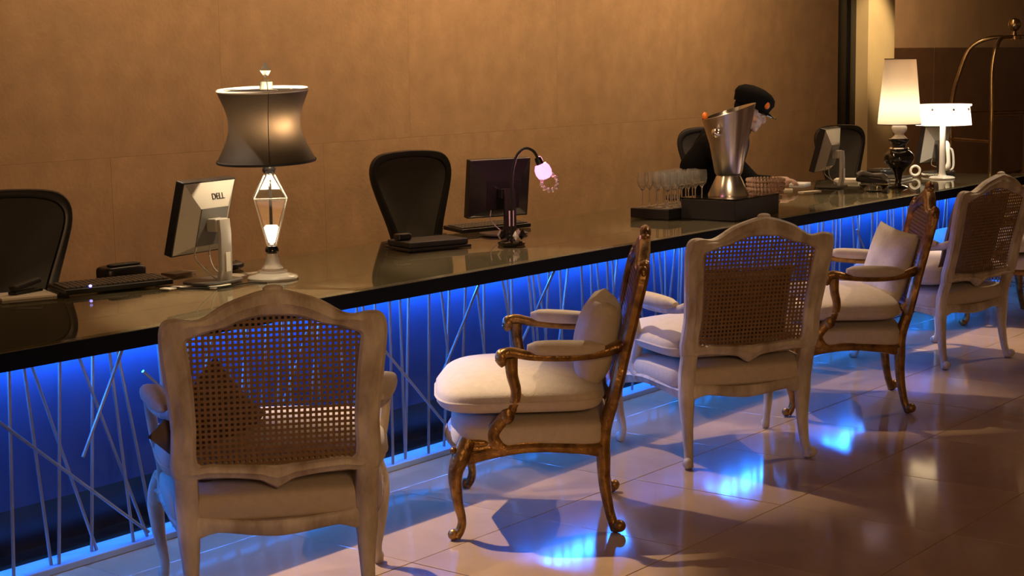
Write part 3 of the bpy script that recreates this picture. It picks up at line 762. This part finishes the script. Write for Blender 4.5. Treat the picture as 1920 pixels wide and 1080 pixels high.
# ------------------------------------------------------------------ counter clutter
def keyboard(label, loc, rzz, led=False, L=.44, tilt=4):
    t = thing('keyboard', label, 'keyboard', loc, rzz)
    b = MB(); b.box((0, 0, .0175), (L, .155, .020), RX(tilt).to_3x3(), bev=.004); b.obj('case', MT['black'], t)
    b = MB()
    for i in range(int(L/.0215)):
        for j in range(5):
            p = RX(tilt).to_3x3() @ Vector((-L/2+.022+i*.0208, -.052+j*.024, .0125)); b.box(p+Vector((0, 0, .0175)), (.0165, .0185, .007), RX(tilt).to_3x3())
    k = b.obj('keys', MT['grey'], t); k['kind'] = 'stuff'
    if led:
        b = MB(); b.ell((-.115, -.070, .028), (.006, .006, .005)); b.obj('indicator_light', MT['ledblue'], t)
    return t
keyboard('long black keyboard with a blue indicator light, left of the lettered monitor', (3.86, 4.965, CZ), math.radians(-13), True)
keyboard('black keyboard on the counter behind the rose lit monitor', (6.27, 5.08, CZ), math.radians(-12))
t = thing('document_tray', 'flat black document tray below the office chair and the rose lit monitor', 'tray', (5.53, 4.83, CZ), math.radians(-18))
b = MB(); b.box((0, 0, .006), (.33, .22, .012), bev=.003); b.obj('tray_base', MT['black'], t)
b = MB(); b.box((0, 0, .026), (.31, .20, .026), bev=.006); b.obj('folder_stack', MT['blackm'], t)
b = MB(); b.box((-.12, .02, .055), (.07, .05, .03), bev=.008); b.obj('clip', MT['black'], t)
# left end: pad with stapler
b = MB(); b.box((0, 0, .004), (.20, .17, .008), bev=.001); o = b.obj('note_pad', MT['paper'], loc=(3.55, 5.08, CZ), rot=(0, 0, math.radians(-20))); tag(o, 'pale note pad at the left end of the counter, under a black stapler', 'pad')
t = thing('stapler', 'black stapler lying on the pale note pad', 'stapler', (3.575, 5.10, CZ+.008), math.radians(10))
b = MB(); b.box((0, 0, .006), (.14, .04, .012), bev=.003); b.obj('base', MT['black'], t)
b = MB(); b.box((0, 0, .032), (.14, .035, .02), RY(-8).to_3x3(), bev=.007); b.obj('lever', MT['blackm'], t)
t = thing('phone_dock', 'low rounded black case at the back edge of the counter, behind the long keyboard', 'dock', (4.03, 5.118, CZ), math.radians(-5))
b = MB(); b.softbox((0, 0, .032), (.19, .11, .064), .45, .5); b.obj('case', MT['black'], t)
b = MB(); b.softbox((0, -.02, .066), (.14, .05, .012), .6, .5); b.obj('cradle_pad', MT['blackm'], t)
# beside the crystal lamp
t = thing('computer_mouse', 'black computer mouse between the lettered monitor and the crystal lamp', 'mouse', (4.50, 4.99, CZ), .4)
b = MB(); b.softbox((0, 0, .017), (.115, .068, .034), .8, .7); b.obj('shell', MT['black'], t)
b = MB(); b.ell((.03, 0, .033), (.010, .004, .005)); b.obj('scroll_wheel', MT['grey'], t)
for i, (x, y, rot, sx, sy, lab) in enumerate(((4.36, 4.83, .5, .13, .07, 'white card lying against the foot of the crystal lamp'), (4.03, 4.78, .1, .15, .05, 'pale paper slip in front of the lettered monitor'), (4.47, 4.83, -.2, .12, .04, 'narrow white slip behind the crystal lamp'), (4.12, 4.66, .3, .12, .045, 'pale slip nearest the counter edge below the lettered monitor'))):
    b = MB(); b.box((0, 0, .0012), (sx, sy, .0024)); o = b.obj('paper_slip', MT['paper'], loc=(x, y, CZ), rot=(0, 0, rot)); tag(o, lab, 'paper', 'loose paper slips on the counter')
b = MB(); b.box((0, 0, .006), (.12, .08, .012), bev=.002); o = b.obj('notebook', MT['brown'], loc=(4.27, 5.06, CZ), rot=(0, 0, .1)); tag(o, 'small brown notebook behind the lettered monitor', 'notebook')
b = MB(); b.tube([(3.97, 4.84, CZ+.003), (4.0, 4.75, CZ+.003), (4.0, 4.71, CZ+.003), (4.10, 4.62, CZ+.003), (4.24, 4.61, CZ+.003), (4.28, 4.56, CZ+.003)], .0028, 6, 6); o = b.obj('cable', MT['black']); tag(o, 'thin black cable curling in front of the lettered monitor', 'cable')

# champagne corner
t = thing('display_box', 'square black display box under the steel champagne bucket', 'box', (7.47, 4.395, CZ))
b = MB(); b.box((0, 0, .051), (.46, .325, .102), bev=.003); b.obj('case', MT['black'], t)
b = MB(); b.box((0, 0, .106), (.462, .327, .008), bev=.002); b.obj('glass_plate', MT['glass'], t)
t = thing('display_box', 'low black display box under the stemmed glasses', 'box', (7.36, 4.69, CZ))
b = MB(); b.box((0, 0, .026), (.44, .24, .052), bev=.003); b.obj('case', MT['black'], t)
t = thing('champagne_bucket', 'tall conical steel champagne bucket on a flared foot', 'bucket', (7.475, 4.41, CZ+.110))
b = MB(); b.lathe([(.001, 0), (.108, 0), (.108, .006), (.066, .098), (.062, .104), (.001, .104)], 40); b.obj('foot', MT['steel'], t)
cone = [(.001, .104), (.062, .104), (.072, .118), (.100, .27), (.135, .455), (.142, .49), (.140, .492), (.132, .455), (.097, .27), (.068, .122), (.001, .120)]
b = MB(); b.lathe(cone, 48)
for i, v in enumerate(b.v):   # the rim rises to the back
    if v[2] > .3: b.v[i] = (v[0], v[1], v[2]-(v[2]-.3)*.26+(v[2]-.3)*.22*(v[0]*.62-v[1]*.79)/.14)
b.obj('cone_body', MT['steel'], t)
for sgn in (1, -1):
    d = Vector((-.995, -.10, 0)).normalized()*sgn
    Q = d.to_track_quat('Z', 'Y').to_matrix()
    b = MB(); b.lathe([(.012, -.012), (.012, .016), (.022, .020), (.027, .034), (.024, .05), (.012, .058), (.001, .06)], 20, d*.112+Vector((0, 0, .335)), Q); b.obj('knob', MT['chrome'], t)
b = MB(); b.ell((-.098, .085, .420), (.016, .016, .02)); b.obj('orange_rim_ball', MT['orange'], t, label='orange ball at the rim')  # small orange ball set at the left rim
GP = [(.001, 0), (.030, 0), (.030, .002), (.006, .006), (.0035, .012), (.0035, .085), (.010, .095), (.026, .115), (.032, .14), (.031, .165), (.028, .185), (.0265, .185), (.029, .165), (.030, .14), (.024, .118), (.009, .10), (.001, .097)]
gme = None; k = 0
for i in range(6):
    for j in range(3):
        x = 7.185+i*.068+(j % 2)*.03; y = 4.605+j*.078
        if x > 7.56: continue
        if gme is None:
            b = MB(); b.lathe(GP, 9); gme = b.mesh('wine_glass', MT['cutglass'], 12)
        o = put('wine_glass', gme, None, (x, y, CZ+.0525)); tag(o, f"stemmed clear glass, {('first','second','third','fourth','fifth','sixth')[i]} from the left in the {('front','middle','back')[j]} row on the low black box", 'glass', 'stemmed glasses on the low black box')
# beaded bowl
t = thing('beaded_bowl', 'round bowl of rose glass beads at the end of the black display box', 'bowl', (7.835, 4.39, CZ))
b = MB(); b.lathe([(.001, 0), (.05, 0), (.052, .006), (.03, .012), (.05, .03), (.075, .07), (.088, .125), (.093, .165), (.088, .165), (.083, .125), (.07, .074), (.04, .03), (.001, .02)], 32); b.obj('bowl', MT['glass'], t)
b = MB(); 
for j, (r, z) in enumerate(((.055, .03), (.072, .05), (.083, .073), (.091, .097), (.096, .121), (.099, .145), (.100, .168))):
    n = int(2*PI*r/.019)
    for k in range(n):
        a = 2*PI*(k+.5*(j % 2))/n; b.ell((r*math.cos(a), r*math.sin(a), z), (.009, .009, .011), 7, 5)
bb = b.obj('bead_net', MT['beads'], t); bb['kind'] = 'stuff'

# right half of the counter
def telephone(label, loc, rzz, m1, m2, upright=False):
    t = thing('desk_telephone', label, 'telephone', loc, rzz)
    if upright:
        b = MB(); b.box((0, 0, .01), (.13, .12, .02), bev=.006); b.obj('base', MT[m1], t)
        b = MB(); b.box((0, .01, .12), (.075, .04, .20), RX(-8).to_3x3(), bev=.01); b.obj('cradle', MT[m1], t)
        b = MB(); b.tube([(.0, -.03, .05), (.0, -.055, .07), (0, -.055, .13), (0, -.04, .21), (0, -.01, .225)], [.022, .02, .014, .014, .024, .02], 10, 5)
        b.obj('handset', MT[m2], t)
        b = MB(); b.tube([(.05, -.02, .03), (.085, -.02, .05), (.09, -.02, .10), (.075, -.02, .17), (.05, -.01, .19)], .008, 8, 5); b.obj('hook', MT[m2], t)
    else:
        b = MB(); b.box((0, 0, .042), (.19, .20, .04), RX(10).to_3x3(), bev=.012); b.obj('base', MT[m1], t)
        b = MB(); b.tube([(-.07, -.085, .055), (-.068, -.06, .075), (-.066, .0, .078), (-.064, .06, .09), (-.064, .085, .075)], [.025, .02, .014, .02, .025], 10, 5); b.obj('handset', MT[m2], t)
        b = MB()
        for i in range(3):
            for j in range(4): b.box((.0+i*.026, -.055+j*.026, .05+.0045*j), (.018, .016, .006))
        k_ = b.obj('keys', MT['whiteplastic'], t); k_['kind'] = 'stuff'
    b = MB(); P = []
    for k in range(70):
        s = k/69; P.append((-.11-.05*math.sin(PI*s)+.006*math.cos(k*1.5), -.08+.16*s, .008+.006+.006*math.sin(k*1.5)))
    b.tube(P, .0022, 5); b.obj('coiled_cord', MT[m2], t)
    return t
telephone('low dark desk telephone beside the foot of the far silver backed monitor', (9.60, 4.60, CZ), math.radians(20), 'black', 'grey')
telephone('upright black telephone with white handset beside the drum lamp', (10.72, 4.62, CZ), math.radians(-20), 'black', 'whiteplastic', True)
b = MB(); P = [(.032*math.cos(a*.25), 0, .036+.032*math.sin(a*.25)) for a in range(25)]; b.tube(P, .009, 8, closed=True)
o = b.obj('tape_roll', MT['whiteplastic'], loc=(10.50, 4.72, CZ+.008), rot=(0, 0, math.radians(-50))); tag(o, 'white ring standing on edge just left of the drum lamp stem', 'ring')
b = MB(); b.lathe([(.001, 0), (.05, 0), (.085, .03), (.09, .042), (.086, .042), (.05, .008), (.001, .006)], 32); o = b.obj('glass_dish', MT['glass'], loc=(9.30, 4.45, CZ)); tag(o, 'shallow clear glass dish near the counter edge, left of the tall cone lamp', 'dish')
for (x, y, z, sx, sy, sz_, r_, lab) in ((9.56, 5.10, 0, .16, .10, .012, .2, 'white paper stack by the hand of the person'), (9.05, 4.76, 0, .16, .05, .006, -.25, 'cream slip between the beaded bowl and the far silver backed monitor'), (9.90, 4.93, 0, .15, .16, .022, .35, 'bright white paper block right of the far silver backed monitor'), (9.10, 4.95, 0, .10, .08, .01, .5, 'small pale card nearest the hand of the person')):
    b = MB(); b.box((0, 0, sz_/2), (sx, sy, sz_), bev=.001); o = b.obj('paper_stack', MT['paper'], loc=(x, y, CZ+z), rot=(0, 0, r_)); tag(o, lab, 'paper', 'papers on the far half of the counter')
t = thing('laptop', 'closed dark laptop with silver edge behind the tall cone lamp', 'laptop', (10.2, 4.74, CZ), .1)
b = MB(); b.box((0, 0, .008), (.26, .18, .014), bev=.004); b.obj('base', MT['silver'], t)
b = MB(); b.box((0, 0, .020), (.26, .18, .009), bev=.003); b.obj('lid', MT['black'], t)
t = thing('receipt_printer', 'low black printer right behind the tall cone lamp', 'printer', (10.42, 4.93, CZ), -.2)
b = MB(); b.softbox((0, 0, .03), (.17, .16, .06), .5, .4); b.obj('case', MT['black'], t)
b = MB(); b.box((0, -.04, .06), (.10, .02, .004)); b.obj('slot', MT['grey'], t)

# ------------------------------------------------------------------ person at the desk
def remeshed(mb, voxel, name, m, parent, smooth=6):
    me = bpy.data.meshes.new('tmp'); me.from_pydata(mb.v, [], mb.f); me.update()
    o = bpy.data.objects.new('tmp', me); COL.objects.link(o)
    r = o.modifiers.new('r', 'REMESH'); r.mode = 'VOXEL'; r.voxel_size = voxel
    s = o.modifiers.new('s', 'SMOOTH'); s.factor = .5; s.iterations = smooth
    dg = bpy.context.evaluated_depsgraph_get(); out = bpy.data.meshes.new_from_object(o.evaluated_get(dg))
    bpy.data.objects.remove(o); out.name = name; out.materials.clear(); out.materials.append(m); out.shade_smooth()
    return put(name, out, parent)
def limb(mb, pts, R, n=14, k=4):
    pts = [Vector(p) for p in pts]
    P = catmull(pts, k); Ri = interp(R, len(P))
    mb.tube(P, Ri, n); mb.ell(P[0], (Ri[0],)*3, 12, 8); mb.ell(P[-1], (Ri[-1],)*3, 12, 8)
def person():
    pf = math.radians(-62)
    t = thing('person', 'seated person in black jacket and peaked cap, bent over the counter behind the champagne bucket', 'person', (9.245, 5.635, 0), pf-PI/2)
    body = MB(); hd = Vector((0, .30, 1.255)); tilt = RX(-24).to_3x3()
    H = lambda x, y, z: hd+tilt @ Vector((x, y, z))
    # head: cranium, jaw, nose, brow, lips, ears
    body.ell(H(0, -.012, .03), (.076, .095, .088), rot=tilt); body.ell(H(0, .028, -.045), (.056, .062, .066), rot=tilt)
    body.ell(H(0, .066, -.092), (.028, .022, .022), rot=tilt); body.ell(H(0, .082, .022), (.05, .016, .012), rot=tilt)
    limb(body, [H(0, .088, .012), H(0, .104, -.018), H(0, .100, -.030)], [.008, .012, .013], 8)
    body.ell(H(0, .087, -.058), (.024, .010, .006), rot=tilt); body.ell(H(0, .085, -.070), (.022, .010, .007), rot=tilt)
    for sx in (-1, 1): body.ell(H(sx*.078, -.008, -.01), (.009, .018, .03), rot=tilt); body.ell(H(sx*.046, .05, -.03), (.022, .024, .024), rot=tilt)
    limb(body, [(0, .25, 1.19), (0, .18, 1.12), (0, .08, 1.06)], [.056, .058, .07])
    limb(body, [(0, .10, 1.02), (0, .03, .86), (0, .0, .68), (0, -.03, .585)], [.12, .125, .125, .14])
    R_sh, R_el, R_wr = (.20, .10, 1.01), (.34, .32, .815), (.39, .45, .832)
    L_sh, L_el, L_wr = (-.20, .07, 1.02), (-.29, .16, .74), (-.12, .33, .665)
    for sh, el, wr in ((R_sh, R_el, R_wr), (L_sh, L_el, L_wr)):
        limb(body, [(0, .07, 1.03), sh, el], [.09, .068, .044]); limb(body, [el, wr], [.043, .028])
    for sx in (-1, 1):
        limb(body, [(sx*.09, -.02, .58), (sx*.13, .40, .56)], [.085, .062]); limb(body, [(sx*.13, .40, .56), (sx*.13, .38, .30), (sx*.13, .36, .09)], [.058, .05, .038])
        limb(body, [(sx*.13, .35, .05), (sx*.13, .48, .035)], [.038, .03])
    def hand(wr, d, side, nrm):
        wr, d, side, nrm = Vector(wr), Vector(d).normalized(), Vector(side).normalized(), Vector(nrm).normalized()
        limb(body, [wr, wr+d*.045, wr+d*.085], [.026, .030, .030], 10)
        body.ell(wr+d*.06, (.036, .036, .022))
        for k, (o, L) in enumerate(((.028, .066), (.010, .076), (-.009, .070), (-.027, .054))):
            p = wr+d*.088+side*o
            limb(body, [p, p+d*L*.5+nrm*.006, p+d*L*.85-nrm*.012, p+d*L*.95-nrm*.024], [.0095, .0088, .008, .007], 8, 3)
        p = wr+d*.03+side*.03
        limb(body, [p, p+d*.03+side*.022-nrm*.004, p+d*.06+side*.028-nrm*.012], [.011, .010, .008], 8, 3)
    hand(R_wr, (.12, 1, -.02), (-1, .1, 0), (0, 0, 1)); hand(L_wr, (.3, 1, -.25), (1, -.2, 0), (0, .1, 1))
    remeshed(body, .0062, 'body', MT['skin'], t, 4)
    for sx in (-1, 1):
        b = MB(); b.ell(H(sx*.030, .082, .004), (.010, .008, .007)); b.obj('eye', MT['whiteplastic'], t)
    hair = MB(); hair.ell(H(0, -.03, .02), (.083, .092, .085), rot=tilt); hair.ell(H(0, -.07, -.03), (.068, .04, .06), rot=tilt); hair.obj('hair', MT['jacket'], t)
    j = MB()
    limb(j, [(0, .17, 1.085), (0, .09, 1.05), (0, .02, .88), (0, -.01, .70), (0, -.03, .56)], [.085, .140, .160, .155, .165])
    for sh, el, wr in ((R_sh, R_el, R_wr), (L_sh, L_el, L_wr)):
        limb(j, [(0, .06, 1.035), sh, el], [.105, .085, .062]); limb(j, [el, tuple(Vector(el)*.15+Vector(wr)*.85)], [.058, .038])
    for sx in (-1, 1): limb(j, [(sx*.10, .04, 1.04), (sx*.12, -.05, .90)], [.09, .11])
    remeshed(j, .011, 'jacket', MT['jacket'], t)
    b = MB(); limb(b, [(0, .24, 1.145), (0, .16, 1.085)], [.068, .078]); remeshed(b, .009, 'collar', MT['jacket'], t)
    tr = MB()
    for sx in (-1, 1):
        limb(tr, [(sx*.09, -.02, .585), (sx*.13, .40, .565)], [.105, .08]); limb(tr, [(sx*.13, .40, .565), (sx*.13, .38, .30), (sx*.13, .36, .10)], [.078, .07, .062])
    remeshed(tr, .012, 'trousers', MT['jacket'], t)
    for sx in (-1, 1):
        b = MB(); b.softbox((sx*.13, .42, .045), (.10, .27, .09), .7, .6); b.obj('shoe', MT['black'], t)
    # peaked cap
    cp = MB(); prof = [(.098, .0), (.104, .03), (.112, .055), (.104, .085), (.075, .110), (.035, .122), (.001, .124)]
    cp.lathe([(.001, -.002)]+prof, 32); cp.v = [tuple(H(x*1.04, y*1.25-.014, z*1.08+.032)) for x, y, z in cp.v]
    cap = cp.obj('cap', MT['jacket'], t)
    v = MB(); vs = []
    for i in range(13):
        a = math.radians(20+140*i/12)
        for rr, dz in ((.10, 0), (.165-.035*abs(i-6)/6, -.018)):
            for th in (.003, -.003): vs.append(H(rr*math.cos(a)*.88, rr*math.sin(a)*1.06, .040+dz+th))
    fs = []
    for i in range(12):
        a = i*4; c = a+4; fs += [(a, c, c+2, a+2), (a+1, a+3, c+3, c+1), (a, a+1, c+1, c), (a+2, c+2, c+3, a+3)]
    fs += [(0, 2, 3, 1), (48, 49, 51, 50)]
    v.add(vs, fs); v.obj('visor', MT['blackgloss'], cap)
    b = MB(); b.ell(H(.074, .078, .082), (.020, .020, .026)); b.obj('cap_badge', MT['orange'], cap, label='orange cap badge')
person()
t = thing('swivel_stool', 'black swivel stool under the person in the cap', 'stool', (9.245, 5.635, 0))
b = MB(); b.lathe([(.001, .38), (.17, .38), (.18, .40), (.17, .43), (.001, .435)], 28); b.obj('seat', MT['blackm'], t)
b = MB(); b.lathe([(.03, .03), (.03, .38)], 16); b.lathe([(.001, 0), (.20, 0), (.20, .012), (.05, .035), (.001, .035)], 28); b.obj('pedestal', MT['black'], t)

# ------------------------------------------------------------------ luggage cart beyond the counter end
t = thing('luggage_cart', 'brass birdcage luggage cart with ball finial beyond the counter end', 'cart', (12.38, 4.77, 0), math.radians(-34))
b = MB(); b.box((0, 0, .22), (.90, .60, .05), bev=.01); b.obj('deck', MT['dkbrown'], t)
b = MB(); b.tube([(-.46, -.31, .22), (.46, -.31, .22), (.46, .31, .22), (-.46, .31, .22)], .018, 8, closed=True); b.obj('deck_rim', MT['brass'], t)
for sx in (-1, 1):
    for sy in (-1, 1):
        b = MB(); b.tube([(sx*.37, sy*.27, .24), (sx*.37, sy*.27, .9), (sx*.366, sy*.265, 1.25), (sx*.33, sy*.21, 1.50), (sx*.27, sy*.17, 1.66), (sx*.17, sy*.085, 1.725), (sx*.02, sy*.01, 1.735)], .016, 10, 7); b.obj('hoop_post', MT['brass'], t)
for sy in (-1, 1):
    b = MB(); b.tube([(-.37, sy*.27, 1.15), (.37, sy*.27, 1.15)], .011, 8); b.obj('hanging_rail', MT['brass'], t)
for sx in (-1, 1):
    b = MB(); b.tube([(sx*.37, -.27, .95), (sx*.37, .27, .95)], .011, 8); b.obj('end_rail', MT['brass'], t)
b = MB(); b.lathe([(.001, 1.715), (.05, 1.715), (.05, 1.74), (.02, 1.75), (.014, 1.775), (.030, 1.79), (.046, 1.815), (.048, 1.835), (.036, 1.865), (.001, 1.88)], 20); b.obj('ball_finial', MT['brass'], t)
for sx in (-1, 1):
    for sy in (-1, 1):
        b = MB(); b.lathe([(.001, -.02), (.075, -.02), (.08, 0), (.075, .02), (.001, .02)], 18, (0, 0, 0), RX(90).to_3x3()); b.obj('wheel', MT['black'], t, (sx*.36, sy*.24, .081))
        b = MB(); b.box((sx*.36, sy*.24, .165), (.05, .07, .06), bev=.008); b.obj('wheel_bracket', MT['brass'], t)
